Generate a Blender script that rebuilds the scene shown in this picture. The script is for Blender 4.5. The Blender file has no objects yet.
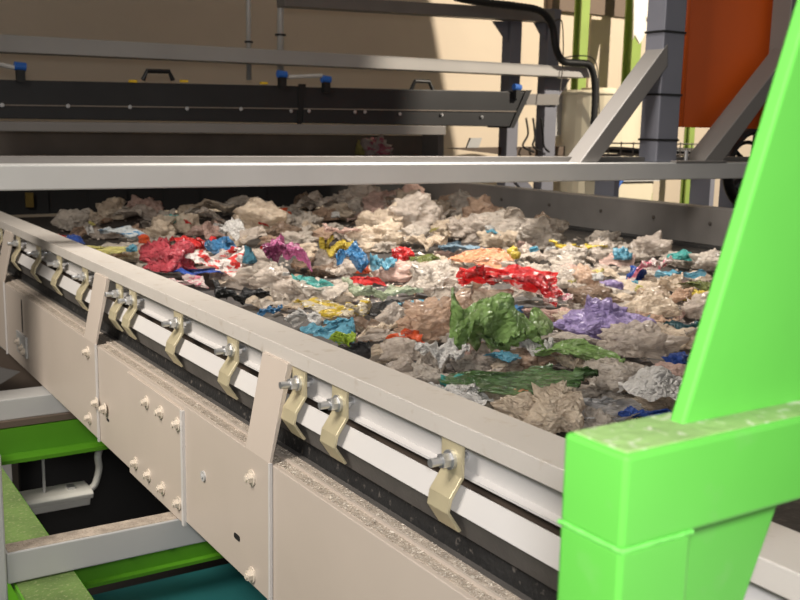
import bpy, bmesh, math, random
import numpy as np
from mathutils import Vector, Matrix

random.seed(7)
C = bpy.context.scene.collection
S = 0.4            # metres per layout unit
ZC = 2.0           # eye height of the camera

# ------------------------------------------------------------------ camera frame
F = 995.69
XA = Vector((0.8429688, 0.07595277, -0.53257373))
YA = Vector((-0.53757603, 0.15644628, -0.82857502))
ZA = Vector((0.02038661, 0.98476177, 0.17270972))

def ray(px, py):
    d = Vector((px-400, 300-py, -F))
    return Vector((XA.dot(d), YA.dot(d), ZA.dot(d)))
def onz(px, py, z): d = ray(px, py); return d*(z/d.z)
def onx(px, py, x): d = ray(px, py); return d*(x/d.x)
def ony(px, py, y): d = ray(px, py); return d*(y/d.y)
def proj(P):
    q = Vector((XA.x*P[0]+YA.x*P[1]+ZA.x*P[2], XA.y*P[0]+YA.y*P[1]+ZA.y*P[2], XA.z*P[0]+YA.z*P[1]+ZA.z*P[2]))
    return 400-F*q.x/q.z, 300+F*q.y/q.z, -q.z
def W(p): return Vector((p[0]*S, p[1]*S, ZC+p[2]*S))

# ------------------------------------------------------------------ materials
def lin(c):
    return tuple(((v/255)/12.92 if v/255 <= .04045 else ((v/255+.055)/1.055)**2.4) for v in c)

def mat(name, rgb, rough=.5, metal=0.0, var=.12, scale=6.0, bump=.0, bscale=40.0, dust=None, dust_amt=.0, spec=.5):
    m = bpy.data.materials.new(name); m.use_nodes = True
    nt = m.node_tree; N = nt.nodes; L = nt.links
    b = N['Principled BSDF']
    b.inputs['Roughness'].default_value = rough; b.inputs['Metallic'].default_value = metal
    b.inputs['Specular IOR Level'].default_value = spec
    tc = N.new('ShaderNodeTexCoord')
    nz = N.new('ShaderNodeTexNoise'); nz.inputs['Scale'].default_value = scale; nz.inputs['Detail'].default_value = 5
    L.new(tc.outputs['Object'], nz.inputs['Vector'])
    r = N.new('ShaderNodeValToRGB')
    c = lin(rgb)
    r.color_ramp.elements[0].position = .3; r.color_ramp.elements[1].position = .72
    r.color_ramp.elements[0].color = (*[v*(1-var) for v in c], 1)
    r.color_ramp.elements[1].color = (*[min(1, v*(1+var)) for v in c], 1)
    L.new(nz.outputs['Fac'], r.inputs['Fac'])
    col = r.outputs['Color']
    if dust:
        n2 = N.new('ShaderNodeTexNoise'); n2.inputs['Scale'].default_value = scale*9; n2.inputs['Detail'].default_value = 8
        L.new(tc.outputs['Object'], n2.inputs['Vector'])
        r2 = N.new('ShaderNodeValToRGB'); r2.color_ramp.elements[0].position = .62-dust_amt*.4; r2.color_ramp.elements[1].position = .72-dust_amt*.25
        L.new(n2.outputs['Fac'], r2.inputs['Fac'])
        mx = N.new('ShaderNodeMix'); mx.data_type = 'RGBA'
        L.new(r2.outputs['Color'], mx.inputs['Factor']); L.new(col, mx.inputs['A'])
        mx.inputs['B'].default_value = (*lin(dust), 1)
        col = mx.outputs['Result']
    L.new(col, b.inputs['Base Color'])
    if bump:
        n3 = N.new('ShaderNodeTexNoise'); n3.inputs['Scale'].default_value = bscale; n3.inputs['Detail'].default_value = 6
        L.new(tc.outputs['Object'], n3.inputs['Vector'])
        bp = N.new('ShaderNodeBump'); bp.inputs['Strength'].default_value = bump; bp.inputs['Distance'].default_value = .01
        L.new(n3.outputs['Fac'], bp.inputs['Height']); L.new(bp.outputs['Normal'], b.inputs['Normal'])
    return m

def film(name, rgb, alpha=.75, rough=.3, var=.25, second=None, wr=1.0):
    """thin plastic film: wrinkled, glossy, partly see-through"""
    m = bpy.data.materials.new(name); m.use_nodes = True
    nt = m.node_tree; N = nt.nodes; L = nt.links
    b = N['Principled BSDF']
    b.inputs['Roughness'].default_value = rough*.75; b.inputs['Specular IOR Level'].default_value = .8
    tc = N.new('ShaderNodeTexCoord')
    oi = N.new('ShaderNodeObjectInfo')
    ad = N.new('ShaderNodeVectorMath'); ad.operation = 'MULTIPLY_ADD'
    L.new(oi.outputs['Random'], ad.inputs[0]); ad.inputs[1].default_value = (31, 17, 23)
    L.new(tc.outputs['Object'], ad.inputs[2])
    nz = N.new('ShaderNodeTexNoise'); nz.inputs['Scale'].default_value = 2.2; nz.inputs['Detail'].default_value = 4; nz.inputs['Distortion'].default_value = 1.2
    L.new(ad.outputs[0], nz.inputs['Vector'])
    r = N.new('ShaderNodeValToRGB'); c = lin(rgb)
    r.color_ramp.elements[0].position = .33; r.color_ramp.elements[1].position = .68
    r.color_ramp.elements[0].color = (*[v*(1-var) for v in c], 1)
    r.color_ramp.elements[1].color = (*[min(1, v*(1+var)+.02) for v in c], 1)
    if second:
        e = r.color_ramp.elements.new(.53); e.color = (*c, 1)
        r.color_ramp.elements[2].position = .57
        r.color_ramp.elements[2].color = (*lin(second), 1)
    L.new(nz.outputs['Fac'], r.inputs['Fac']); L.new(r.outputs['Color'], b.inputs['Base Color'])
    vo = N.new('ShaderNodeTexVoronoi'); vo.feature = 'DISTANCE_TO_EDGE'; vo.inputs['Scale'].default_value = 7
    L.new(ad.outputs[0], vo.inputs['Vector'])
    n3 = N.new('ShaderNodeTexNoise'); n3.inputs['Scale'].default_value = 9; n3.inputs['Detail'].default_value = 5; n3.inputs['Distortion'].default_value = 1.5
    L.new(ad.outputs[0], n3.inputs['Vector'])
    sm = N.new('ShaderNodeMath'); sm.operation = 'ADD'
    L.new(vo.outputs['Distance'], sm.inputs[0]); L.new(n3.outputs['Fac'], sm.inputs[1])
    bp = N.new('ShaderNodeBump'); bp.inputs['Strength'].default_value = .75*wr; bp.inputs['Distance'].default_value = .04
    L.new(sm.outputs[0], bp.inputs['Height']); L.new(bp.outputs['Normal'], b.inputs['Normal'])
    b.inputs['Alpha'].default_value = alpha
    return m

M = dict(
    cream=mat('cream_painted_steel', (190, 177, 164), .45, 0, .04, 3, .04, 30),
    rail=mat('rail_painted_steel', (192, 185, 176), .42, 0, .06, 4, .05, 60, dust=(180, 170, 157), dust_amt=.06),
    white=mat('white_painted_steel', (202, 198, 194), .42, 0, .04, 4, .03, 40),
    dusty=mat('dusty_steel', (176, 163, 148), .9, 0, .25, 40, .5, 160, dust=(132, 118, 104), dust_amt=.22),
    grey=mat('grey_painted_steel', (122, 118, 114), .5, 0, .06, 4, .03, 40),
    lgrey=mat('light_grey_painted_steel', (182, 181, 178), .5, 0, .05, 4, .03, 40),
    bgrey=mat('blue_grey_painted_steel', (116, 117, 126), .5, 0, .06, 4),
    guard=mat('brushed_steel_guard', (128, 124, 120), .4, .35, .12, 5, .04, 30),
    zinc=mat('yellow_zinc', (198, 186, 152), .38, .35, .14, 12),
    bolt=mat('zinc_bolt', (205, 205, 205), .3, .8, .1, 20),
    black=mat('black_rubber', (30, 29, 28), .65, 0, .3, 9, .3, 90, dust=(96, 90, 84), dust_amt=.02),
    skirt=mat('grey_rubber', (84, 80, 76), .7, 0, .2, 10, .2, 60),
    belt=mat('worn_belt_rubber', (38, 34, 31), .6, 0, .3, 5, .3, 50, dust=(82, 74, 66), dust_amt=.1),
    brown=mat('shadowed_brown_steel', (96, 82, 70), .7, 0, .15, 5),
    hood=mat('black_hood_sheet', (30, 30, 31), .45, 0, .2, 5),
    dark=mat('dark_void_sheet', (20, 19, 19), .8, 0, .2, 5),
    recess=mat('dark_grey_sheet', (120, 110, 100), .7, 0, .15, 4),
    green=mat('bright_green_paint', (98, 186, 72), .35, 0, .05, 3, .04, 30, dust=(106, 184, 82), dust_amt=.02),
    greentop=mat('dusty_green_paint', (88, 112, 54), .85, 0, .2, 12, .3, 90, dust=(122, 132, 86), dust_amt=.16),
    beamtop=mat('dusty_light_green_paint', (142, 176, 104), .85, 0, .18, 12, .3, 90, dust=(200, 204, 176), dust_amt=.16),
    weld=mat('weld_bead_paint', (118, 212, 94), .35, 0, .1, 30, .5, 90),
    dgreen=mat('mid_green_paint', (80, 140, 24), .5, 0, .12, 5),
    teal=mat('dark_teal_panel', (22, 84, 84), .6, 0, .2, 5),
    orange=mat('orange_painted_sheet', (242, 106, 32), .45, 0, .08, 2),
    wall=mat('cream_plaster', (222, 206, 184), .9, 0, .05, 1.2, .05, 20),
    walltaupe=mat('taupe_plaster', (128, 112, 100), .9, 0, .05, 1.2),  # brownish plaster of the wall header
    floor=mat('darkened_concrete', (52, 48, 44), .9, 0, .2, 2, .2, 20),  # darkness under the conveyor is put into the floor colour
    lime=mat('lime_green_column_paint', (152, 176, 90), .5, 0, .08, 4),
    tank=mat('pale_plastic_tank', (216, 206, 180), .45, 0, .05, 2),
    cable=mat('black_cable', (16, 16, 16), .5, 0, .1, 20),
    wire=mat('grey_wire', (92, 86, 80), .5, .3, .1, 20),
    plastic=mat('white_plastic_sheet', (244, 240, 232), .4, 0, .05, 9),
    lampbody=mat('grey_lamp_housing', (226, 223, 212), .5, 0, .08, 10),
    lens=mat('pale_lamp_cover', (236, 232, 222), .3, 0, .05, 10),
    blue=mat('blue_cap', (38, 92, 170), .4, 0, .1, 20),
    yellow=mat('yellow_sticker', (214, 176, 40), .5, 0, .1, 20),
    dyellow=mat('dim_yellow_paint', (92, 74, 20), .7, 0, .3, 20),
    pbolt=mat('painted_bolt', (214, 202, 186), .35, .1, .08, 30),
    mgrey=mat('mid_grey_painted_steel', (160, 157, 153), .5, 0, .05, 4),
    hole=mat('dark_hole', (14, 12, 11), .9, 0, .1, 20),
    pipe=mat('pale_pipe', (196, 194, 190), .4, .2, .06, 20),
    granule=mat('pale_dust_granules', (206, 196, 182), .8, 0, .35, 60),
)

# ------------------------------------------------------------------ mesh builder (layout units)
class MB:
    def __init__(self): self.v = []; self.f = []
    def add(self, vs, fs):
        n = len(self.v); self.v += [Vector(v) for v in vs]; self.f += [[i+n for i in f] for f in fs]; return self
    def box(self, x0, x1, y0, y1, z0, z1):
        return self.add([(x, y, z) for x in (x0, x1) for y in (y0, y1) for z in (z0, z1)],
                        [(0, 1, 3, 2), (4, 6, 7, 5), (0, 4, 5, 1), (2, 3, 7, 6), (0, 2, 6, 4), (1, 5, 7, 3)])
    def hexa(self, lo, hi):
        """eight corners: lower and upper quad (same winding)"""
        return self.add(list(lo)+list(hi), [(3, 2, 1, 0), (4, 5, 6, 7)]+[(i, (i+1) % 4, 4+(i+1) % 4, 4+i) for i in range(4)])
    def prism(self, poly, axis, a, b):
        """polygon given in the two other axes, extruded along axis"""
        def P(u, v, t):
            return {'x': (t, u, v), 'y': (u, t, v), 'z': (u, v, t)}[axis]
        n = len(poly)
        return self.add([P(u, v, a) for u, v in poly]+[P(u, v, b) for u, v in poly],
                        [tuple(range(n-1, -1, -1)), tuple(range(n, 2*n))]+[(i, (i+1) % n, n+(i+1) % n, n+i) for i in range(n)])
    def tube(self, pts, r, n=10, cap=True):
        pts = [Vector(p) for p in pts]; rings = []
        up = None
        for i, p in enumerate(pts):
            t = (pts[min(i+1, len(pts)-1)]-pts[max(i-1, 0)]).normalized()
            if up is None: up = t.orthogonal().normalized()
            up = (up-t*up.dot(t)).normalized(); w = t.cross(up)
            rr = r[i] if isinstance(r, (list, tuple)) else r
            rings.append([p+(up*math.cos(2*math.pi*k/n)+w*math.sin(2*math.pi*k/n))*rr for k in range(n)])
        vs = [v for rg in rings for v in rg]; fs = []
        for i in range(len(pts)-1):
            for k in range(n): fs.append((i*n+k, i*n+(k+1) % n, (i+1)*n+(k+1) % n, (i+1)*n+k))
        if cap: fs += [tuple(range(n-1, -1, -1)), tuple(range((len(pts)-1)*n, len(pts)*n))]
        return self.add(vs, fs)
    def build(self, name, m, parent=None, bevel=0, smooth=False, label=None, base=None):
        me = bpy.data.meshes.new(name)
        vs = [W(v) for v in self.v]
        if parent is None:
            if base is not None: org = W(base)
            else:
                org = Vector(((min(v.x for v in vs)+max(v.x for v in vs))/2, (min(v.y for v in vs)+max(v.y for v in vs))/2, min(v.z for v in vs)))
        else: org = origin(parent)
        me.from_pydata([v-org for v in vs], [], self.f)
        bm = bmesh.new(); bm.from_mesh(me); bmesh.ops.recalc_face_normals(bm, faces=bm.faces); bm.to_mesh(me); bm.free()
        me.materials.append(M[m] if isinstance(m, str) else m)
        o = bpy.data.objects.new(name, me); C.objects.link(o)
        if parent is None: o.location = org
        else: o.parent = parent
        if smooth:
            for p in me.polygons: p.use_smooth = True
        if bevel:
            b = o.modifiers.new('bevel', 'BEVEL'); b.width = bevel*S; b.segments = 2; b.limit_method = 'ANGLE'
        if label: o['label'] = label
        return o

def origin(o):
    v = Vector(o.location)
    while o.parent: o = o.parent; v += Vector(o.location)
    return v

def tag(o, label, cat, group=None, kind=None):
    o['label'] = label; o['category'] = cat
    if group: o['group'] = group
    if kind: o['kind'] = kind
    return o
def thing(name, p, label, cat, group=None):
    o = bpy.data.objects.new(name, None); C.objects.link(o); o.location = W(p); o.empty_display_size = .05
    return tag(o, label, cat, group, 'thing')
def struct(o): o['kind'] = 'structure'; return o
def copy_tree(o, parent=None, dloc=None):
    c = o.copy(); C.objects.link(c); c.parent = parent
    if dloc is not None: c.location = Vector(o.location)+Vector(dloc)
    for ch in list(o.children): copy_tree(ch, c)
    return c
def shift(dx=0, dy=0, dz=0): return Vector((dx*S, dy*S, dz*S))

def bolt_mb(p, axis, r=.02, h=.03, washer=True):
    """hex head with washer; axis = outward unit vector"""
    m = MB(); p = Vector(p); a = Vector(axis)
    if washer: m.tube([p, p+a*h*.25], r*1.5, 14)
    m.tube([p+a*h*.2, p+a*h], r, 6)
    m.tube([p+a*h, p+a*h*1.25], r*.55, 8)
    return m

# ================================================================== SETTING
YW = 18.0
FL = -5.0
m = MB(); m.box(-12, 34, -8, YW, FL-.2, FL); struct(m.build('floor', 'floor'))
xs = ony(434, 50, YW).x       # shadow edge on the cream back wall
m = MB(); m.box(-12, 34, YW, YW+.4, FL, 9); struct(m.build('wall_back', 'wall'))
# projecting pier and header of the wall at upper right
pA = ony(607, 12, 17.4); pB = ony(660, 12, 17.4)
m = MB(); m.box(pA.x, pB.x+6, 17.9, 18, FL, pA.z+.1); struct(m.build('trim_1', 'wall'))
m = MB(); m.box(ony(558, 4, 17.6).x, 30, 17.8, 18, ony(600, 12, 17.4).z, 7); struct(m.build('trim_2', 'walltaupe'))

# ================================================================== CONVEYOR
Y0, Y1 = -1.2, 14.3
ZB = -1.36
XP, XF, XG = 1.86, 1.95, 9.52
conv = thing('belt_conveyor', (5.7, 6.5, FL), 'long wide waste conveyor with cream side frame, clamped rail and dark belt', 'conveyor')
# belt
m = MB(); m.box(2.04, XG+.1, Y0, Y1+.1, ZB-.05, ZB); m.build('belt', 'belt', conv, label='worn dark rubber belt')
# rail cap: inverted channel
t = .018
prof = [(XF, -1.074), (XF, -1.0), (2.165, -1.0), (2.165, -1.13), (2.147, -1.13), (2.147, -1.0-t), (XF+t, -1.0-t), (XF+t, -1.074)]
m = MB(); m.prism(prof, 'y', Y0, Y1); m.build('side_rail', 'rail', conv, bevel=.004)
# inner plate seen below the rail, with folded lip
m = MB(); m.prism([(2.03, -1.02), (2.03, -1.195), (2.005, -1.205), (2.005, -1.215), (2.045, -1.21), (2.045, -1.02)], 'y', Y0, Y1)
m.build('inner_plate', 'white', conv)
m = MB(); m.box(2.09, 2.11, Y0, Y1, -1.35, -1.1); m.build('back_skirt', 'brown', conv)
# clamped strip (bright folded angle) and the rubber skirt under it
m = MB(); m.prism([(1.985, -1.234), (1.945, -1.319), (1.96, -1.322), (2.0, -1.242)], 'y', Y0, Y1)
m.build('clamp_strip', 'white', conv, bevel=.003)
m = MB(); m.prism([(1.962, -1.318), (1.995, -1.42), (2.015, -1.42), (1.99, -1.30)], 'y', Y0, Y1); m.build('rubber_skirt', 'skirt', conv)
m = MB(); m.prism([(2.05, -1.415), (2.03, -1.54), (2.06, -1.54), (2.08, -1.415)], 'y', Y0, Y1); m.build('belt_edge', 'black', conv, label='black belt edge')
m = MB()
for k in range(3): m.box(1.995+k*.016, 2.005+k*.016, Y0, Y1, -1.53, -1.515-.004*k)
m.build('edge_seal', 'skirt', conv)
# side frame: web, top ledge with step
m = MB(); m.prism([(XP, -1.53), (XP, -2.205), (XP+.10, -2.205), (XP+.10, -2.19), (XP+.018, -2.19), (XP+.018, -1.548), (2.09, -1.548), (2.09, -1.53)], 'y', Y0, 11.5)
m.build('side_frame', 'cream', conv, bevel=.004)
m = MB(); m.box(1.935, 1.995, Y0, 11.5, -1.53, -1.518); m.build('ledge_strip', 'dusty', conv)
m = MB(); m.box(1.885, 1.935, Y0, 11.5, -1.53, -1.526); m.build('ledge_dust', 'dusty', conv)
m = MB(); m.box(1.932, 1.944, Y0, 11.5, -1.53, -1.513); m.build('ledge_ridge', 'cream', conv)
# posts: flat bars, lower part on the web, upper part leaning in to the rail
def post(y0, y1, mname='cream'):
    m = MB(); e = .014
    m.prism([(XP-e, -2.19), (XP-e, -1.52), (XF-e*.9, -1.065), (XF, -1.065), (XF+.02, -1.02), (XF+.03, -1.02), (XP+e*.5, -1.50), (XP, -1.53), (XP, -2.19)], 'y', y0, y1)
    p = m.build('upright', mname, conv, bevel=.003)
    e2 = MB(); e2.prism([(XP-e-.003, -2.21), (XP-e-.003, -1.52), (XP-.003, -1.52), (XP-.003, -2.21)], 'y', y0-.012, y0+.004); e2.build('upright_edge', 'white', p)
    return p
post_b = post(3.94, 4.205)
b = bolt_mb((XP-.014, 4.126, -1.646), (-1, 0, 0), .026, .03).build('bolt', 'pbolt', post_b)
bb = b.copy(); C.objects.link(bb); bb.location = shift(0, .005, -.49)
post_a = post(6.72, 7.0)
for (px, py) in ((88, 352), (97, 403), (105, 409), (90, 418)):
    q = onx(px, py, XP-.014); bolt_mb(q, (-1, 0, 0), .028, .035).build('bolt', 'pbolt', post_a)
post(9.75, 10.05)
post(1.0, 1.27)
# splice plate with two rows of bolts
m = MB(); m.box(XP-.014, XP, 5.06, 6.02, -2.215, -1.555); sp = m.build('splice_plate', 'cream', conv, bevel=.003)
m = MB(); m.box(XP-.018, XP, 5.045, 5.075, -2.225, -1.56); m.build('plate_edge', 'white', sp)
for (px, py) in ((147, 402), (161, 412), (178, 424), (136, 463), (149, 475), (163, 488), (179, 503)):
    q = onx(px, py, XP-.014); bolt_mb(q, (-1, 0, 0), .026, .032).build('bolt', 'pbolt', sp)
# slots and holes in the web
for (px, py, w, h) in ((237, 537, .07, .03), (22, 316, .035, .30), (108, 420, .05, .02)):
    q = onx(px, py, XP-.001); mm = MB()
    n = 14; pts = []
    for k in range(n):
        a = 2*math.pi*k/n
        pts.append((q.y+math.copysign(abs(math.cos(a))**.5, math.cos(a))*w/2, q.z+math.copysign(abs(math.sin(a))**.5, math.sin(a))*h/2))
    mm.prism(pts, 'x', XP-.003, XP+.001); mm.build('slot', 'hole', conv)
q = onx(204, 476, XP)
m = MB(); m.tube([q, q-Vector((.01, 0, 0))], .028, 16); m.tube([q, q-Vector((.016, 0, 0))], .012, 10); m.build('plug', 'lgrey', conv)
# small bracket plate on far part of the web
q = onx(25, 345, XP)
m = MB(); m.box(XP-.02, XP, q.y-.12, q.y+.25, q.z-.1, q.z+.09); br = m.build('mount_plate', 'lgrey', conv, bevel=.004)
for dy, dz in ((0.02, -.03), (-.06, -.05), (.16, -.0)):
    bolt_mb((XP-.02, q.y+dy, q.z+dz), (-1, 0, 0), .026, .03).build('bolt', 'pbolt', br)

# clamp brackets
def bracket(y):
    e = .014; w = .062
    out = [(1.962, -1.04), (1.962, -1.195), (1.915, -1.262), (1.905, -1.315), (1.96, -1.395)]
    inn = [(1.972, -1.39), (1.919, -1.313), (1.929, -1.268), (1.976, -1.20), (1.976, -1.04)]
    m = MB(); m.prism(out+inn, 'y', y-w, y+w)
    o = m.build('clamp_bracket', 'zinc', conv, bevel=.003, label='yellowish zinc clamp bracket')
    b = MB(); P = Vector((1.962, y, -1.145))
    b.tube([P, P+Vector((-.012, 0, 0))], .036, 16)
    b.tube([P+Vector((-.012, 0, 0)), P+Vector((-.045, 0, 0))], .028, 6)
    b.tube([P+Vector((-.04, 0, 0)), P+Vector((-.09, 0, 0))], .016, 10)
    b.build('bolt', 'bolt', o)
    s = MB(); s.tube([P, P+Vector((.07, 0, 0))], .016, 10); s.tube([P+Vector((.02, 0, 0)), P+Vector((.045, 0, 0))], .028, 6)
    s.build('stud', 'bolt', o)
    return o
br0 = bracket(2.70)
for y in (3.508, 3.88, 4.627, 5.416, 6.246, 6.53, 7.36, 8.11, 8.81, 9.6, 10.4, 1.75, 1.0):
    copy_tree(br0, conv, shift(0, y-2.70, 0))
# far guard
m = MB(); m.prism([(XG, ZB+.02), (XG, -.90), (XG+.03, -.885), (XG+.16, -.885), (XG+.16, -.90), (XG+.04, -.905), (XG+.03, ZB+.02)], 'y', 1.5, Y1)
fg = m.build('far_guard', 'guard', conv, label='grey sheet steel guard along the far side')
for yy in (13.2, 12.0, 10.9, 9.85, 8.9, 8.0, 7.2):
    bolt_mb((XG, yy, -1.08), (-1, 0, 0), .018, .02).build('bolt', 'wire', fg)
m = MB(); m.box(XG-.22, XG, 1.5, Y1, ZB, ZB+.03); m.build('far_seal', 'black', conv)
m = MB(); m.box(XG, XG+.05, Y1, Y1+.03, ZB+.02, -.87); m.build('guard_end', 'white', conv)
m = MB(); m.box(XG, XG+.12, Y0, 11.5, -2.2, ZB-.03); m.build('far_frame', 'grey', conv)
# support legs and cross ties under the belt
for yy in (4.0, 11.0):
    for xx in (1.98, 9.4):
        m = MB(); m.box(xx-.08, xx+.08, yy-.08, yy+.08, FL, -2.19); m.build('leg', 'lgrey', conv)
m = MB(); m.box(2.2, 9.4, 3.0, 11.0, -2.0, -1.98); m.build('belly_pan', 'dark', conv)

# granules spilled on the ledge
rnd = random.Random(5)
m = MB()
for i in range(6000):
    y = rnd.choice((rnd.uniform(1.6, 4.2), rnd.uniform(1.6, 7.5), rnd.uniform(1.6, 11)))
    x = rnd.uniform(1.872, 1.99); z = -1.518 if x > 1.935 else -1.526
    s = rnd.uniform(.002, .0065)*(1 if rnd.random() < .93 else 1.7)
    a = [Vector((rnd.uniform(-1, 1), rnd.uniform(-1, 1), rnd.uniform(0, .8)))*s for _ in range(4)]
    P = Vector((x, y, z)); m.add([P+v for v in a], [(0, 1, 2), (0, 2, 3), (0, 3, 1), (1, 3, 2)])
tag(m.build('dust_granules', 'granule'), 'pale granular dust spilled along the ledge of the cream side frame', 'dust', kind='stuff')

# ================================================================== GREEN STAND IN FRONT
D0 = 1.53
A = ray(627, 457)/F*D0
hh = (.126 + .0)*D0*.77           # crossbeam height
Bz = ray(627, 560)/F*D0
zt, zbm = A.z, Bz.z
yb = onz(559, 433, zt).y          # back edge of crossbeam
xe, yf = A.x, A.y
gs = thing('support_stand', (xe+.1, yf+.1, FL), 'bright green steel stand with square post, crossbeam and wide slanted brace', 'stand')
m = MB(); m.box(xe, 3.4, yf, yb, zbm, zt); cb = m.build('crossbeam', 'green', gs, bevel=.008)
m = MB(); m.box(xe+.012, 3.4, yf+.012, yb-.012, zt, zt+.003); m.build('dusty_top', 'beamtop', cb, label='dust covered top face')
# post under the end
px1 = ony(690, 560, yf).x
m = MB(); m.box(xe, px1, yf, yb, FL, zbm); m.build('post', 'green', gs, bevel=.008)
m = MB(); m.tube([(xe, yb, zbm), (xe, yf, zbm), (px1, yf, zbm)], .0045, 8); m.build('weld', 'weld', gs)
# slanted brace through the crossbeam
yc0 = onz(683, 426, zt).y; yc1 = yc0+.032
def L(px, py, y): q = ony(px, py, y); return q
def brace_pts(y):
    a = L(683, 425, yc0); b = L(793, 60, yc0); c = L(808, 420, yc0); d = L(745, 600, yc0)
    return a, b, c, d
a, b_, c, d = brace_pts(yc0)
sl = (b_.x-a.x)/(b_.z-a.z)
slr = (c.x-d.x)/(c.z-d.z)
def XL(z): return a.x+(z-a.z)*sl
def XR(z): return c.x+(z-c.z)*slr
zlo, zhi = zbm-.95, zt+1.15
m = MB(); m.prism([(XL(zlo), zlo), (XR(zlo), zlo), (XR(zhi), zhi), (XL(zhi), zhi)], 'y', yc0, yc1)
m.build('brace', 'green', gs, bevel=.006)

# ================================================================== MACHINE FRAME OVER THE BELT
YBm = 8.0
fr = thing('sensor_frame', (6.5, YBm, FL), 'grey painted frame bridging the belt with upright posts and diagonal braces', 'frame')
bw = .42
zl1, zl0 = -.356, -.551
m = MB(); m.box(.9, 11.6, YBm, YBm+bw, zl0, zl1); m.build('bridge_tube', 'lgrey', fr, bevel=.012)
m = MB(); m.box(.9, 11.6, YBm+.26, YBm+bw, zl1, -.302); m.build('top_strip', 'grey', fr)
for xx in (.75, 11.6):
    m = MB(); m.box(xx-.16, xx+.16, YBm, YBm+bw, FL, zl1); m.build('frame_leg', 'lgrey', fr, bevel=.012)
def upx(px, py=100): return ony(px, py, YBm+.1).x
x1a, x1b = upx(655, 150), upx(676, 150)
x1t = upx(665, 0)
m = MB(); m.box(x1a+.01, x1b, YBm+.08, YBm+.36, zl1, 3.2); m.build('upright', 'bgrey', fr, bevel=.012)
x2a = upx(783, 90); m = MB(); m.box(x2a, x2a+.32, YBm+.08, YBm+.36, zl1, 3.2); m.build('upright', 'grey', fr, bevel=.012)
def brace(px4, y0, y1, mm):
    P = [ony(*p, y0) for p in px4]
    P[0].z = P[3].z = zl1
    m = MB(); m.add([tuple(p) for p in P]+[(p.x, y1, p.z) for p in P], [(0, 1, 2, 3), (7, 6, 5, 4), (0, 4, 5, 1), (1, 5, 6, 2), (2, 6, 7, 3), (3, 7, 4, 0)])
    return m.build('diagonal_brace', mm, fr, bevel=.01)
brace([(580, 163), (668, 43), (668, 66), (598, 163)], YBm+.075, YBm+.34, 'grey')
brace([(703, 163), (795, 45), (795, 62), (722, 163)], YBm+.0, YBm+.30, 'grey')
q0 = ony(676, 160, YBm); q1 = ony(726, 161, YBm)
m = MB(); m.box(q0.x, q1.x, YBm-.01, YBm+.3, zl1, zl1+.022); fp = m.build('foot_plate', 'grey', fr, bevel=.004)
q = ony(686, 157, YBm+.08); m = MB(); m.tube([(q.x, YBm+.08, zl1+.02), (q.x, YBm+.08, zl1+.14)], .022, 8); m.build('bolt', 'bolt', fp)
q0 = ony(604, 160, YBm+.1); q1 = ony(655, 160, YBm+.1)
for zz in (ony(665, 30, YBm).z, ony(662, 94, YBm).z, ony(660, 140, YBm).z):
    m = MB(); m.box(x1a-.005, x1b+.01, YBm+.07, YBm+.37, zz-.012, zz+.012); m.build('cable_tie', 'cable', fr)

# orange cover panel between the uprights
oa = ony(675, 127, YBm+.5); ob = ony(776, 127, YBm+.5)
op = thing('cover_panel', (oa.x+.6, YBm+.5, oa.z), 'large plain orange sheet cover between the two frame posts', 'cover')
m = MB(); m.box(oa.x+.05, ob.x+.3, YBm+.44, YBm+.48, oa.z, 3.2); m.build('sheet', 'orange', op, bevel=.006)
m = MB(); m.tube([(oa.x+.05, YBm+.48, oa.z), (oa.x+.05, YBm+.48, 3.2)], .05, 14); m.build('rolled_edge', 'orange', op, smooth=True)

# black spoked wheel behind the frame
YH = 9.1
wc = ony(753, 168, YH)
wh = thing('drive_wheel', (wc.x, YH, wc.z), 'large black spoked wheel behind the orange cover beside the far guard', 'wheel')
R = .53
def ring(r, tr, y): return [(wc.x+r*math.cos(a), y, wc.z+r*math.sin(a)) for a in [2*math.pi*k/48 for k in range(49)]]
m = MB(); m.tube(ring(R, 0, YH), .075, 10, False); m.build('rim', 'cable', wh, smooth=True)
m = MB(); m.tube(ring(R*.66, 0, YH+.12), .028, 8, False); m.build('inner_ring', 'cable', wh, smooth=True)
m = MB(); m.tube([(wc.x, YH-.08, wc.z), (wc.x, YH+.2, wc.z)], .1, 16); m.build('hub', 'cable', wh)
for k in range(6):
    a = math.pi/6+k*math.pi/3
    m = MB(); m.tube([(wc.x+.08*math.cos(a), YH+.02, wc.z+.08*math.sin(a)), (wc.x+R*math.cos(a), YH, wc.z+R*math.sin(a))], .032, 8); m.build('spoke', 'cable', wh)
m = MB(); m.box(wc.x-.12, wc.x+.12, YH+.2, YH+.45, FL, wc.z+.1); m.build('wheel_stand', 'bgrey', wh)

# ================================================================== REAR MACHINE
YR = 14.6
rf = thing('rear_frame', (7, YR, FL), 'grey rear machine frame carrying the black hood across the belt end', 'frame')
def slant(pa, pb, pc, pd, y0, y1, nm, mm, par, bev=.01):
    """bar whose front face has the four given corners (px) on plane y0"""
    P = [ony(*p, y0) for p in (pa, pb, pc, pd)]
    m = MB(); m.add([tuple(p) for p in P]+[(p.x, y1, p.z) for p in P], [(0, 1, 2, 3), (7, 6, 5, 4), (0, 4, 5, 1), (1, 5, 6, 2), (2, 6, 7, 3), (3, 7, 4, 0)])
    return m.build(nm, mm, par, bevel=bev)
slant((-30, 32.5), (590, 67.5), (590, 78), (-30, 50.5), YR-.5, YR-.1, 'upper_rail', 'mgrey', rf)
slant((-30, 121), (446, 126), (446, 135), (-30, 131), 13.45, 13.75, 'lower_rail', 'grey', rf)
slant((-30, 131), (441, 136), (441, 172), (-30, 172), YR+.35, YR+.4, 'recess_back', 'recess', rf, 0)
slant((438, 134), (444, 134), (444, 172), (438, 172), YR-.15, YR+.35, 'recess_end', 'grey', rf)
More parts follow.
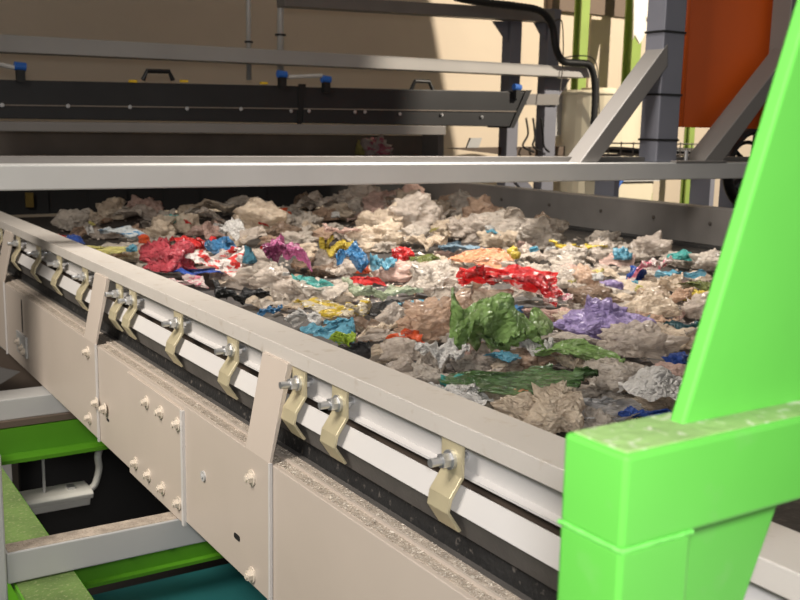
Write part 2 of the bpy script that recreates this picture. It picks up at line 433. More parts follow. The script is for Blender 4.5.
qz = ony(400, 156, YR).z
m = MB(); m.box(.5, ony(444, 150, YR).x, YR-.3, YR+.4, qz-.04, qz); m.build('ledge', 'recess', rf)
slant((285, -6), (555, 10), (555, 22), (285, 6), YR-.3, YR, 'top_rail', 'grey', rf)
# columns at the right end with gussets
def col(pxa, pxb, ya, yb_, mm='bgrey', y=YR):
    a_ = ony(pxa, 90, y).x; b2 = ony(pxb, 90, y).x
    m = MB(); m.box(a_, b2, y-.05, y+.2, FL if yb_ is None else ony(pxa, yb_, y).z, ony(pxa, ya, y).z); m.build('column', mm, rf, bevel=.008)
col(507, 518, 16, None); col(544, 556, 8, None)
def plate(pts, y, th, nm, mm, par):
    P = [ony(*p, y) for p in pts]; m = MB(); n = len(P)
    m.add([tuple(p) for p in P]+[(p.x, y+th, p.z) for p in P], [tuple(range(n)), tuple(range(2*n-1, n-1, -1))]+[(i, n+i, n+(i+1) % n, (i+1) % n) for i in range(n)])
    return m.build(nm, mm, par)
plate([(494, 21), (508, 21), (508, 42)], YR, .06, 'gusset', 'bgrey', rf)
plate([(533, 18), (546, 18), (546, 42)], YR, .06, 'gusset', 'bgrey', rf)
plate([(545, 79), (570, 79), (560, 95), (545, 95)], YR-.1, .06, 'gusset', 'bgrey', rf)
plate([(528, 94), (559, 94), (559, 105), (526, 105)], YR-.12, .06, 'arm', 'grey', rf)
plate([(549, 78), (567, 78), (567, 136), (549, 136)], YR+.25, .05, 'side_plate', 'lgrey', rf)
plate([(447, 148), (588, 146), (588, 156), (515, 156)], YR+.1, .1, 'floor_rail', 'brown', rf)
# the small bracket on the right of the recess
plate([(466, 150), (471, 138), (482, 138), (478, 150)], YR+.1, .05, 'cover_flap', 'lgrey', rf)
# black strips standing in for the dark opening at the belt end
ca = onz(415, 205, ZB)
cur = thing('black_curtain', (5, 14.4, ZB), 'black strip curtain standing in for the dark opening at the far belt end', 'curtain')
m = MB(); x0c, x1c = .6, XG-.04; nseg = 16
for k in range(nseg):
    xa = x0c+(x1c-x0c)*k/nseg; xb = x0c+(x1c-x0c)*(k+1)/nseg
    dy = .03*(k % 2)
    m.box(xa, xb, 14.38+dy, 14.42+dy, ZB+.04, qz-.03)
m.build('strips', 'dark', cur)
m = MB(); m.box(x0c, x1c, 14.36, 14.5, qz-.12, qz-.04); m.build('hanger_bar', 'dark', cur)
# yellow corner marker in the dark
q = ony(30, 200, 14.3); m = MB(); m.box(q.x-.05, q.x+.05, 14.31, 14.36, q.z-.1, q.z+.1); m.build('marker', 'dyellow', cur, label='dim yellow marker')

# black hood with handles and blue-capped clamps
YHd = 13.55
hd = thing('hood', (6, YHd, -.02), 'long black hood with carrying handles and slanted right end above the belt', 'hood')
def hoodpart(p, nm):
    P = [ony(*q_, YHd) for q_ in p]; m = MB(); n = len(P)
    m.add([tuple(v) for v in P]+[(v.x, YHd+.6, v.z) for v in P], [tuple(range(n)), tuple(range(2*n-1, n-1, -1))]+[(i, n+i, n+(i+1) % n, (i+1) % n) for i in range(n)])
    return m.build(nm, 'hood', hd, bevel=.012)
hoodpart([(-30, 79), (301, 86), (299, 123), (-30, 118)], 'hood_body')
hoodpart([(305, 87), (531, 92), (512, 127), (303, 123)], 'hood_body')
plate([(-30, 104), (520, 111), (519, 112), (-30, 105.2)], YHd-.02, .02, 'seam', 'recess', hd)
plate([(299, 84), (306, 84), (302, 124), (298, 124)], YHd-.03, .03, 'joint_strip', 'cable', hd)
plate([(526, 91), (532, 90), (514, 128), (510, 128)], YHd-.03, .64, 'end_flange', 'hood', hd)
for px, py in ((2, 105), (68, 106), (130, 107), (187, 108.5), (241, 109), (291, 111), (309, 111), (355, 112), (365, 112), (400, 114), (442, 115), (482, 117)):
    q = ony(px, py, YHd-.02); bolt_mb(q, (0, -1, 0), .018, .02).build('rivet', 'bolt', hd)
for pxl, pyb, pxr in ((143, 80, 173), (411, 90, 433)):
    hgt = 9
    m = MB(); pts = [ony(pxl, pyb, YHd+.1), ony(pxl+4, pyb-hgt, YHd+.1), ony(pxr-4, pyb-hgt+.5, YHd+.1), ony(pxr, pyb+.5, YHd+.1)]
    m.tube(pts, .032, 8); m.build('handle', 'cable', hd)
for px in (133, 184, 264):
    q = ony(px, 81.5 if px < 200 else 83.5, YHd+.02); m = MB(); m.box(q.x-.05, q.x+.05, YHd-.01, YHd+.06, q.z-.012, q.z+.022); m.build('sticker', 'yellow', hd)
for px, py in ((20, 66), (282, 74), (326, 79), (517, 87)):
    q = ony(px, py, YHd-.05)
    m = MB(); m.box(q.x-.05, q.x+.05, YHd-.1, YHd, q.z-.2, q.z-.05); k = m.build('clamp', 'cable', hd)
    m = MB(); m.tube([(q.x-.07, YHd-.05, q.z), (q.x+.07, YHd-.05, q.z-.01)], .055, 12); m.build('cap', 'blue', k, label='blue cap')
for pa, pb in (((-20, 60), (16, 68)), ((287, 77), (322, 75.5))):
    m = MB(); m.tube([ony(*pa, YHd-.05), ony(*pb, YHd-.05)], .028, 8); m.build('pipe', 'pipe', hd)
# two thin hanging rods
for px, top, lab in ((249, 0, 'thin pale steel rod hanging behind the hood, further from the hose'), (280.5, 0, 'thicker grey steel rod hanging behind the hood, nearer the blue-capped clamps')):
    r_ = .04 if px < 260 else .055
    a_ = ony(px, 80, 14.62); b2 = ony(px, -20, 14.62)
    o = thing('hanging_rod', (a_.x, a_.y, a_.z), lab, 'rod')
    m = MB(); m.tube([a_, (a_.x, a_.y, b2.z+1)], r_, 12); m.build('rod', 'pipe', o, smooth=True)
    z1 = ony(px, 43 if px < 260 else 36, 14.62).z
    m = MB(); m.tube([(a_.x, a_.y, z1), (a_.x, a_.y, z1+.03)], r_*1.6, 12); m.build('cable_tie', 'cable', o)

# corrugated hose along the top and down the right end
def bez(ps, n=10):
    out = []
    P = [Vector(p) for p in ps]
    for i in range(len(P)-1):
        p0 = P[max(i-1, 0)]; p1 = P[i]; p2 = P[i+1]; p3 = P[min(i+2, len(P)-1)]
        for k in range(n):
            t_ = k/n
            out.append(.5*((2*p1)+(-p0+p2)*t_+(2*p0-5*p1+4*p2-p3)*t_*t_+(-p0+3*p1-3*p2+p3)*t_**3))
    out.append(P[-1]); return out
hp = [(455, -3), (480, 2), (515, 6), (540, 11), (552, 25), (556, 48), (563, 61), (578, 63), (590, 66), (595, 85), (594, 120), (591, 150), (592, 200), (590, 260)]
pts = bez([ony(x, y, YR-.62) for x, y in hp], 14)
m = MB(); m.tube(pts, [.062+.008*(i % 2) for i in range(len(pts))], 10)
tag(m.build('corrugated_hose', 'cable', smooth=True), 'thick black corrugated hose looping over the grey rail end', 'hose', kind='thing')
for pp, lab in ((((556, 60), (575, 56), (592, 58), (598, 72), (599, 100), (600, 150)), 'thin loose grey wire arching beside the thick black hose'),
                (((553, 22), (562, 22), (563, 60), (560, 92)), 'thin grey wire bent square at the rail gusset')):
    m = MB(); m.tube(bez([ony(x, y, YR-.55) for x, y in pp], 8), .012, 6)
    tag(m.build('wire', 'wire', smooth=True), lab, 'wire', kind='thing')

# wire tray along the frame's back, right of the rear frame
tr = thing('cable_tray', tuple(ony(645, 150, 10.5)), 'wire mesh cable tray with dark cables running behind the grey bridge tube', 'cable tray')
ta = ony(596, 143, 10.5); tb = ony(735, 143, 10.5); zlow = ony(640, 158, 10.5).z
m = MB()
for dz in (0, -.08, -.16): m.tube([(ta.x, 10.5, ta.z+dz), (tb.x, 10.5, ta.z+dz)], .01, 6)
for k in range(13):
    x = ta.x+(tb.x-ta.x)*k/12; m.tube([(x, 10.5, ta.z+.02), (x, 10.5, ta.z-.18)], .01, 6)
    m.tube([(x, 10.5, ta.z-.18), (x, 10.9, ta.z-.18)], .01, 6)
m.build('mesh', 'wire', tr)
for k in range(4):
    m = MB(); rr = random.Random(k)
    m.tube(bez([(ta.x+(tb.x-ta.x)*i/7, 10.58+.08*k, ta.z-.13+rr.uniform(-.02, .05)) for i in range(8)], 5), .035, 8); m.build('cable', 'cable', tr, smooth=True)
m = MB(); m.box(ta.x+.4, ta.x+.5, 10.5, 10.9, FL, ta.z-.19); m.box(tb.x-.5, tb.x-.4, 10.5, 10.9, FL, ta.z-.19); m.build('tray_stand', 'bgrey', tr)

# small cables hanging right of the hood
for i, (px, py) in enumerate(((526, 134), (533, 136), (541, 133))):
    pts = bez([ony(px, 118, YR-.15), ony(px+2, py, YR-.15), ony(px-3+3*i, 146, YR-.15), ony(px+8, 152, YR-.12)], 8)
    m = MB(); m.tube(pts, .02, 6)
    tag(m.build('cable', 'cable', smooth=True), 'short black cable drooping below the slanted hood end', 'cable', 'drooping cables', kind='thing')

# pale tank behind the first brace
YT = 13.9
t0 = ony(597, 89, YT); t1 = ony(662, 89, YT); tc_ = (t0.x+t1.x)/2; tr_ = (t1.x-t0.x)/2
tk = thing('storage_tank', (tc_, YT+tr_, FL), 'pale cream plastic storage tank standing behind the first diagonal brace', 'tank')
m = MB(); m.tube([(tc_, YT+tr_, FL), (tc_, YT+tr_, t0.z-.05), (tc_, YT+tr_, t0.z)], [tr_, tr_, tr_*.95], 40); m.build('tank_body', 'tank', tk, smooth=False)
m = MB()
m.tube([(tc_+tr_*1.0*math.cos(a_), YT+tr_+tr_*1.0*math.sin(a_), t0.z-.06) for a_ in [2*math.pi*k/40 for k in range(41)]], .03, 8, False); m.build('rim', 'tank', tk, smooth=True)
m = MB(); m.tube([(tc_, YT+tr_, t0.z), (tc_, YT+tr_, t0.z+.06)], tr_*.4, 24); m.build('lid', 'tank', tk)
# pale tank seen below the bridge tube
q0 = ony(612, 189, 12); q1 = ony(655, 189, 12)
tk2 = thing('chute', ((q0.x+q1.x)/2, 12.3, FL), 'smooth cream chute housing seen through the gap below the bridge tube', 'chute')
m = MB(); m.hexa([(q0.x+.3, 12.1, FL), (q1.x-.3, 12.1, FL), (q1.x-.3, 12.6, FL), (q0.x+.3, 12.6, FL)], [(q0.x, 12.0, q0.z+.16), (q1.x, 12.0, q0.z+.16), (q1.x, 12.7, q0.z+.16), (q0.x, 12.7, q0.z+.16)]); m.build('chute_body', 'tank', tk2, bevel=.06)
m = MB(); m.box(q0.x-.06, q1.x+.06, 11.96, 12.74, q0.z+.12, q0.z+.18); m.build('flange', 'lgrey', tk2)
# blue strap
m = MB(); m.tube([ony(614, 198, 11.5), ony(618, 186, 11.5), ony(626, 174, 11.5), ony(632, 160, 11.5)], .03, 8)
tag(m.build('blue_strap', 'blue'), 'thin blue strap running diagonally behind the bridge tube', 'strap', kind='thing')
# diagonal grey strut seen below the tube near the belt end
P0 = ony(521, 183, 14.2); P1 = ony(535, 200, 14.2)
m = MB(); dx = P1-P0; m.tube([P0-dx*1.2, P1+dx*3], .12, 4)
tag(m.build('strut', 'bgrey'), 'short grey strut slanting down behind the far guard', 'strut', kind='thing')

# lime green columns
for i, (pa, pb, y, top, bot, lab) in enumerate(((574, 582, 17.0, 7, FL, 'tall lime green pole between the hose and the cream tank'), (625, 634, 17.0, 7, FL, 'broad lime green pole carrying the torn white plastic'), (653, 657, 17.2, 7, FL, 'thin lime green pole tight beside the grey upright post'), (690, 695, 17.0, ony(690, 100, 17).z, FL, 'lime green pole glimpsed under the orange cover'))):
    a_ = ony(pa, 90, y).x; b2 = ony(pb, 90, y).x
    c_ = thing('steel_pole', ((a_+b2)/2, y, FL), lab, 'pole')
    w_ = (b2-a_)/2
    xm = (a_+b2)/2
    m = MB(); m.box(a_, b2, y-w_, y-w_+.04, FL, top); m.box(xm-.02, xm+.02, y-w_+.04, y+w_-.04, FL, top); m.box(a_, b2, y+w_-.04, y+w_, FL, top); m.build('profile', 'lime', c_)
    m = MB(); m.box(a_-.1, b2+.1, y-w_-.1, y+w_+.1, FL, FL+.04); m.build('base_plate', 'lime', c_)

# ================================================================== UNDER THE CONVEYOR
zg = -2.23
c0 = onz(8, 553.5, zg)
zgb = zg-.172
gr = thing('cross_tie', (1.6, c0.y, zgb), 'pale grey steel cross tie under the conveyor, nearer one with dusty top', 'beam', 'grey cross ties')
m = MB(); m.box(.93, 3.2, c0.y, c0.y+.13, zgb, zg); m.build('web', 'lgrey', gr, bevel=.008)
m = MB(); m.box(.94, 3.2, c0.y+.008, c0.y+.122, zg, zg+.003); m.build('top_dust', 'dusty', gr)
c1 = onz(20, 398, zg)
gr2 = thing('cross_tie', (1.8, c1.y, zgb), 'pale grey steel cross tie further along, above the green cross girder', 'beam', 'grey cross ties')
m = MB(); m.box(1.0, 3.2, c1.y, c1.y+.3, zgb, zg); m.build('web', 'lgrey', gr2, bevel=.008)
m = MB(); m.box(1.0, 3.2, c1.y-.04, c1.y+.3, zgb-.05, zgb); m.build('bottom_plate', 'brown', gr2)
# white leg at the left edge
l0 = ony(4, 453, c0.y)
lg = thing('support_post', (.85, c0.y, FL), 'pale grey vertical leg holding the nearer cross tie end', 'leg')
m = MB(); m.box(.62, .925, c0.y-.02, c0.y+.28, FL, l0.z); m.build('leg_tube', 'lgrey', lg, bevel=.01)
m = MB(); m.box(.55, 1.0, c0.y-.1, c0.y+.36, FL, FL+.04); m.build('base_plate', 'lgrey', lg)
# long green girder running along under the ties
zl = zgb-.01
xr = onz(51, 538, zl).x
g1 = thing('green_girder', (xr-.2, 6, FL), 'dusty green girder running lengthwise below the pale cross ties', 'girder')
m = MB(); m.prism([(xr-.31, zl), (xr, zl), (xr, zl-.04), (xr-.135, zl-.04), (xr-.135, zl-.36), (xr, zl-.36), (xr, zl-.4), (xr-.31, zl-.4), (xr-.31, zl-.36), (xr-.175, zl-.36), (xr-.175, zl-.04), (xr-.31, zl-.04)], 'y', 1.5, 8.0)
m.build('profile', 'dgreen', g1)
m = MB(); m.box(xr-.30, xr-.005, 1.5, 8.0, zl, zl+.004); m.build('top_dust', 'greentop', g1)
for yy in (2.2, 7.6):
    m = MB(); m.box(xr-.3, xr-.12, yy, yy+.2, FL, zl-.4); m.build('leg', 'dgreen', g1)
# green cross girder under far tie
z2 = zgb-.06
y2 = onz(45, 424, z2).y
g2 = thing('green_girder', (1.8, y2, z2-.3), 'bright green cross girder below the farther pale tie', 'girder')
zz0 = ony(45, 449, y2).z
m = MB(); m.prism([(y2, zz0), (y2+.04, zz0), (y2+.04, z2), (y2, z2)], 'x', 1.0, 3.4); m.build('web', 'dgreen', g2)
m = MB(); m.box(1.0, 3.4, y2-.16, y2+.2, zz0-.03, zz0); m.build('bottom_flange', 'dgreen', g2)
# green edge and teal plate in front of near tie
z3 = -2.62
p3 = onz(75, 578, z3)
g3 = thing('green_girder', (1.9, p3.y, z3-.3), 'dark green bolted cross girder over the teal plate', 'girder')
m = MB(); m.box(xr+.01, 3.4, p3.y, p3.y+.05, z3-.04, z3+.2); m.build('web', 'dgreen', g3)
m = MB(); m.box(xr+.01, 3.4, p3.y-.05, p3.y+.05, z3-.06, z3-.04); m.build('bottom_flange', 'dgreen', g3)
for i in range(6):
    bolt_mb((xr+.15+.24*i, p3.y, z3+.1), (0, -1, 0), .016, .02).build('bolt', 'pbolt', g3)
m = MB(); m.box(xr+.02, 3.4, 4.2, p3.y-.06, z3-.13, z3-.10)
tag(m.build('teal_plate', 'teal'), 'dark teal plate below the dark green bolted girder', 'plate', kind='thing')
m = MB(); m.box(xr+.1, xr+.16, 4.3, 4.4, FL, z3-.13); m.box(3.2, 3.3, p3.y-.3, p3.y-.2, FL, z3-.13); m.box(xr+.1, xr+.16, p3.y-.3, p3.y-.2, FL, z3-.13); m.box(3.2, 3.3, 4.3, 4.4, FL, z3-.13)
o = m.build('plate_stand', 'dark'); tag(o, 'dark stand hidden in shadow under the teal plate', 'stand', kind='thing')
# lamp
zlp = -3.05
la = onz(30, 496, zlp); lb = onz(88, 484, zlp)
lp = thing('batten_light', tuple((la+lb)/2-Vector((0, 0, .2))), 'grey dusty batten light hanging by a rod in the dark below', 'light')
dv = (lb-la); yy = (la.y+lb.y)/2
X0 = la.x-.35; X1 = lb.x
m = MB(); m.prism([(yy-.14, zlp-.07), (yy-.16, zlp-.02), (yy-.12, zlp), (yy+.12, zlp), (yy+.16, zlp-.02), (yy+.14, zlp-.07)], 'x', X0, X1); m.build('housing', 'lampbody', lp, bevel=.01)
m = MB(); m.prism([(yy-.13, zlp-.07), (yy-.10, zlp-.14), (yy+.10, zlp-.14), (yy+.13, zlp-.07)], 'x', X0+.02, X1-.02); m.build('cover', 'lens', lp, bevel=.01)
for xx in (X0+.2, X1-.15):
    m = MB(); m.box(xx-.03, xx+.03, yy-.04, yy+.04, zlp, zlp+.02); m.build('clip', 'bolt', lp)
rx = onz(41, 488, zlp).x
m = MB(); m.tube([(rx, yy, zlp), (rx, yy, zz0-.03)], .012, 8); m.build('hanging_rod', 'pipe', lp)
pe = Vector((X1, yy, zlp-.04))
pts = bez([pe, ony(95, 484, yy), ony(99, 468, yy), ony(98, 455, yy), ony(104, 444, yy+.2), ony(120, 436, yy+.3)], 8)
m = MB(); m.tube(pts, .03, 8); m.build('lamp_cord', 'lampbody', lp, smooth=True)
# hopper plate at far left under the frame
P = [ony(*p, 9.3) for p in ((-20, 340), (62, 350), (85, 402), (-20, 404))]
m = MB(); m.prism([(1.9, -2.25), (1.9, -2.75), (1.2, -2.75), (.6, -2.3)], 'y', 10.2, 10.3)
hp_ = thing('hopper', (1.5, 10.2, FL), 'grey sheet hopper sloping away under the far part of the frame', 'hopper')
a0 = ony(-25, 360, 10.2); a1 = ony(18, 362, 10.2); a2 = ony(64, 372, 10.2)
plate([(-25, 330), (40, 374), (84, 402), (-25, 410)], 10.4, .04, 'sheet', 'brown', hp_)
plate([(-25, 362), (20, 372), (-25, 400)], 10.2, .04, 'gusset', 'grey', hp_)
m = MB(); m.box(.9, 1.1, 10.3, 10.5, FL, ony(0, 405, 10.4).z); m.build('leg', 'grey', hp_)
# black sheet stands in for the darkness under the belt
m = MB(); m.box(2.2, 9.4, 11.2, 11.3, FL, -1.5); tag(m.build('void_sheet', 'dark'), 'black sheet standing in for the dark void beneath the belt', 'sheet', kind='thing')

# ================================================================== WASTE
rg = np.random.RandomState(11)
def ridges(P, rs, octs=((.9, .6, 4), (2.0, .36, 5), (4.2, .15, 6), (8, .045, 5))):
    h = np.zeros(len(P))
    for f, amp, n in octs:
        for _ in range(n):
            d = rs.normal(size=3); d /= np.linalg.norm(d)
            x = P@d*f+rs.rand()
            h += amp/n*np.abs((x % 1)*2-1)*2
    return h-h.mean()
def mesh_from(name, V, Fs):
    lo, hi = np.percentile(V, 4, axis=0), np.percentile(V, 96, axis=0); lo[2] = V[:, 2].min(); hi[2] = np.percentile(V[:, 2], 98)
    V = V.copy(); V[:, :2] = (V[:, :2]-(lo+hi)[:2]/2)/(hi-lo)[:2]; V[:, 2] = (V[:, 2]-lo[2])/(hi-lo)[2]
    me = bpy.data.meshes.new(name); me.from_pydata(V.tolist(), [], Fs); me.materials.append(None)
    for p in me.polygons: p.use_smooth = True
    return me
bm = bmesh.new(); bmesh.ops.create_icosphere(bm, subdivisions=5, radius=1)
ICO = np.array([v.co[:] for v in bm.verts]); ICOF = [[v.index for v in f.verts] for f in bm.faces]; bm.free()
bm = bmesh.new(); bmesh.ops.create_icosphere(bm, subdivisions=4, radius=1)
ICO4 = np.array([v.co[:] for v in bm.verts]); ICOF4 = [[v.index for v in f.verts] for f in bm.faces]; bm.free()
def wad(i, big=False):
    rs = np.random.RandomState(100+i)
    V0, F0 = (ICO, ICOF) if big else (ICO4, ICOF4)
    w = np.stack([ridges(V0, rs, ((1.1, .35, 4), (2.5, .2, 5))) for _ in range(3)], 1)*.5
    V = V0+w
    r = 1+1.0*ridges(V+w, rs)
    V = V*r[:, None]*np.array([1, .95, .7])
    low = V[:, 2] < -.25; V[low, 2] = -.25+(V[low, 2]+.25)*.15
    return mesh_from('crumpled_wad', V, F0)
def sheet(i, n=40, dome=.5, asp=1.0):
    rs = np.random.RandomState(300+i)
    u = np.linspace(-1, 1, n); X, Y = np.meshgrid(u, u); X = X.ravel(); Y = Y.ravel()
    # square to disc with an irregular, torn outline
    a = np.arctan2(Y, X); rad = np.maximum(np.abs(X), np.abs(Y))
    out = 1+sum(.22/k*np.cos(k*a+rs.rand()*6.28)*rs.rand() for k in (2, 3, 4, 5, 7, 9))
    P = np.stack([rad*np.cos(a)*out, rad*np.sin(a)*out*asp, np.zeros_like(X)], 1)
    h = ridges(P, rs, ((.7, .6, 3), (1.5, .4, 4), (3.2, .2, 6), (7, .06, 6)))
    P[:, 2] = dome*(1-np.minimum(1, np.hypot(P[:, 0], P[:, 1]/asp)**2))*.7+h*.9
    # crush sideways so that folds overhang
    P[:, 0] += .30*ridges(P*1.1+3, rs); P[:, 1] += .30*ridges(P*1.1+7, rs)
    # fold some flaps over
    for _ in range(3):
        d = rs.normal(size=2); d /= np.linalg.norm(d); c = rs.uniform(.35, .7)
        s = P[:, 0]*d[0]+P[:, 1]*d[1]-c; k = s > 0
        P[k, 0] -= 1.7*s[k]*d[0]; P[k, 1] -= 1.7*s[k]*d[1]; P[k, 2] += .12+.25*s[k]
    Fs = [[j*n+i2, j*n+i2+1, (j+1)*n+i2+1, (j+1)*n+i2] for j in range(n-1) for i2 in range(n-1)]
    return mesh_from('crumpled_sheet', P, Fs)
WADS = [wad(i) for i in range(9)]
BIGW = [wad(40+i, True) for i in range(4)]
SHEETS = [sheet(i) for i in range(9)]
FLAT = [sheet(30+i, 44, .15, .8) for i in range(5)]
BIGS = [sheet(60+i, 60, .8) for i in range(4)]

FM = dict(
    clear=film('clear_film', (234, 212, 188), .66, .25), clearg=film('grey_clear_film', (216, 202, 188), .62, .22),
    milky=film('milky_film', (204, 192, 178), .75, .35), tan=film('tan_film', (208, 176, 150), .68, .3),
    pinkish=film('pinkish_film', (224, 190, 176), .66, .3), brown=film('brown_film', (140, 116, 96), .7, .35),
    greenish=film('pale_green_film', (196, 206, 176), .75, .3), white=film('white_film', (222, 218, 212), .97, .4, .08),
    redw=film('red_printed_film', (206, 24, 26), .95, .3, .25, second=(226, 190, 182)), red=film('red_film', (212, 40, 38), .95, .35, .2),
    redprint=film('white_film_red_print', (238, 228, 220), .95, .35, .08, second=(216, 50, 44)),
    pink=film('pink_film', (226, 92, 104), .88, .3, .2), magenta=film('magenta_film', (170, 84, 128), .92, .3, .3),
    orange=film('orange_film', (226, 90, 40), .95, .35, .2), peach=film('peach_film', (222, 158, 118), .85, .3),
    blue=film('blue_film', (68, 134, 184), .93, .3, .22), sky=film('sky_blue_film', (108, 176, 200), .92, .3, .2),
    dblue=film('strong_blue_film', (44, 84, 170), .95, .3, .25), teal=film('teal_film', (86, 180, 172), .92, .3, .2),
    bluegrey=film('blue_grey_film', (134, 160, 176), .88, .3), green=film('green_film', (128, 160, 90), .82, .22, .3),
    dgreen=film('dark_green_film', (72, 104, 54), .82, .2, .35), lime=film('lime_film', (172, 200, 62), .9, .3),
    yellow=film('yellow_film', (222, 196, 78), .93, .3, .2), paley=film('pale_yellow_film', (216, 206, 124), .9, .3),
    yelblot=film('pale_film_yellow_blotches', (216, 204, 180), .9, .3, .1, second=(220, 190, 70)),
    lilac=film('lilac_film', (172, 154, 202), .88, .25, .22), black=film('black_film', (26, 25, 26), .97, .3, .4),
    olive=film('olive_film', (104, 112, 54), .9, .35), pinkwhite=film('white_film_pink_print', (234, 216, 210), .95, .35, .08, second=(226, 130, 150)),
    bluewhite=film('white_film_blue_print', (220, 226, 226), .93, .35, .1, second=(84, 150, 196)),
    mesh=film('grey_bubble_film', (176, 174, 172), .75, .25), dteal=film('dark_teal_film', (30, 84, 92), .93, .3),
)
for m_ in FM.values(): m_.node_tree.nodes['Principled BSDF'].inputs['Transmission Weight'].default_value = 0

ALIGN = math.atan2(-.5376, .843)
DIM = {}
def put(name, me, mm, P, w, d, h, rot, label, cat, group=None, tilt=0.0):
    o = bpy.data.objects.new(name, me); C.objects.link(o)
    o.location = W(P); o.scale = (w*S, d*S, h*S); o.rotation_euler = (tilt, tilt*.6, rot)
    o.material_slots[0].link = 'OBJECT'; o.material_slots[0].material = FM[mm]
    return tag(o, label, cat, group, 'thing')

# thin film lets light through: mix in some translucency
for m_ in FM.values():
    nt = m_.node_tree; b_ = nt.nodes['Principled BSDF']; out_ = next(n for n in nt.nodes if n.type == 'OUTPUT_MATERIAL')
    tr_n = nt.nodes.new('ShaderNodeBsdfTranslucent'); mx_n = nt.nodes.new('ShaderNodeMixShader'); mx_n.inputs[0].default_value = .22
    nt.links.new(b_.inputs['Base Color'].links[0].from_socket, tr_n.inputs['Color'])
    nt.links.new(b_.outputs[0], mx_n.inputs[1]); nt.links.new(tr_n.outputs[0], mx_n.inputs[2]); nt.links.new(mx_n.outputs[0], out_.inputs['Surface'])

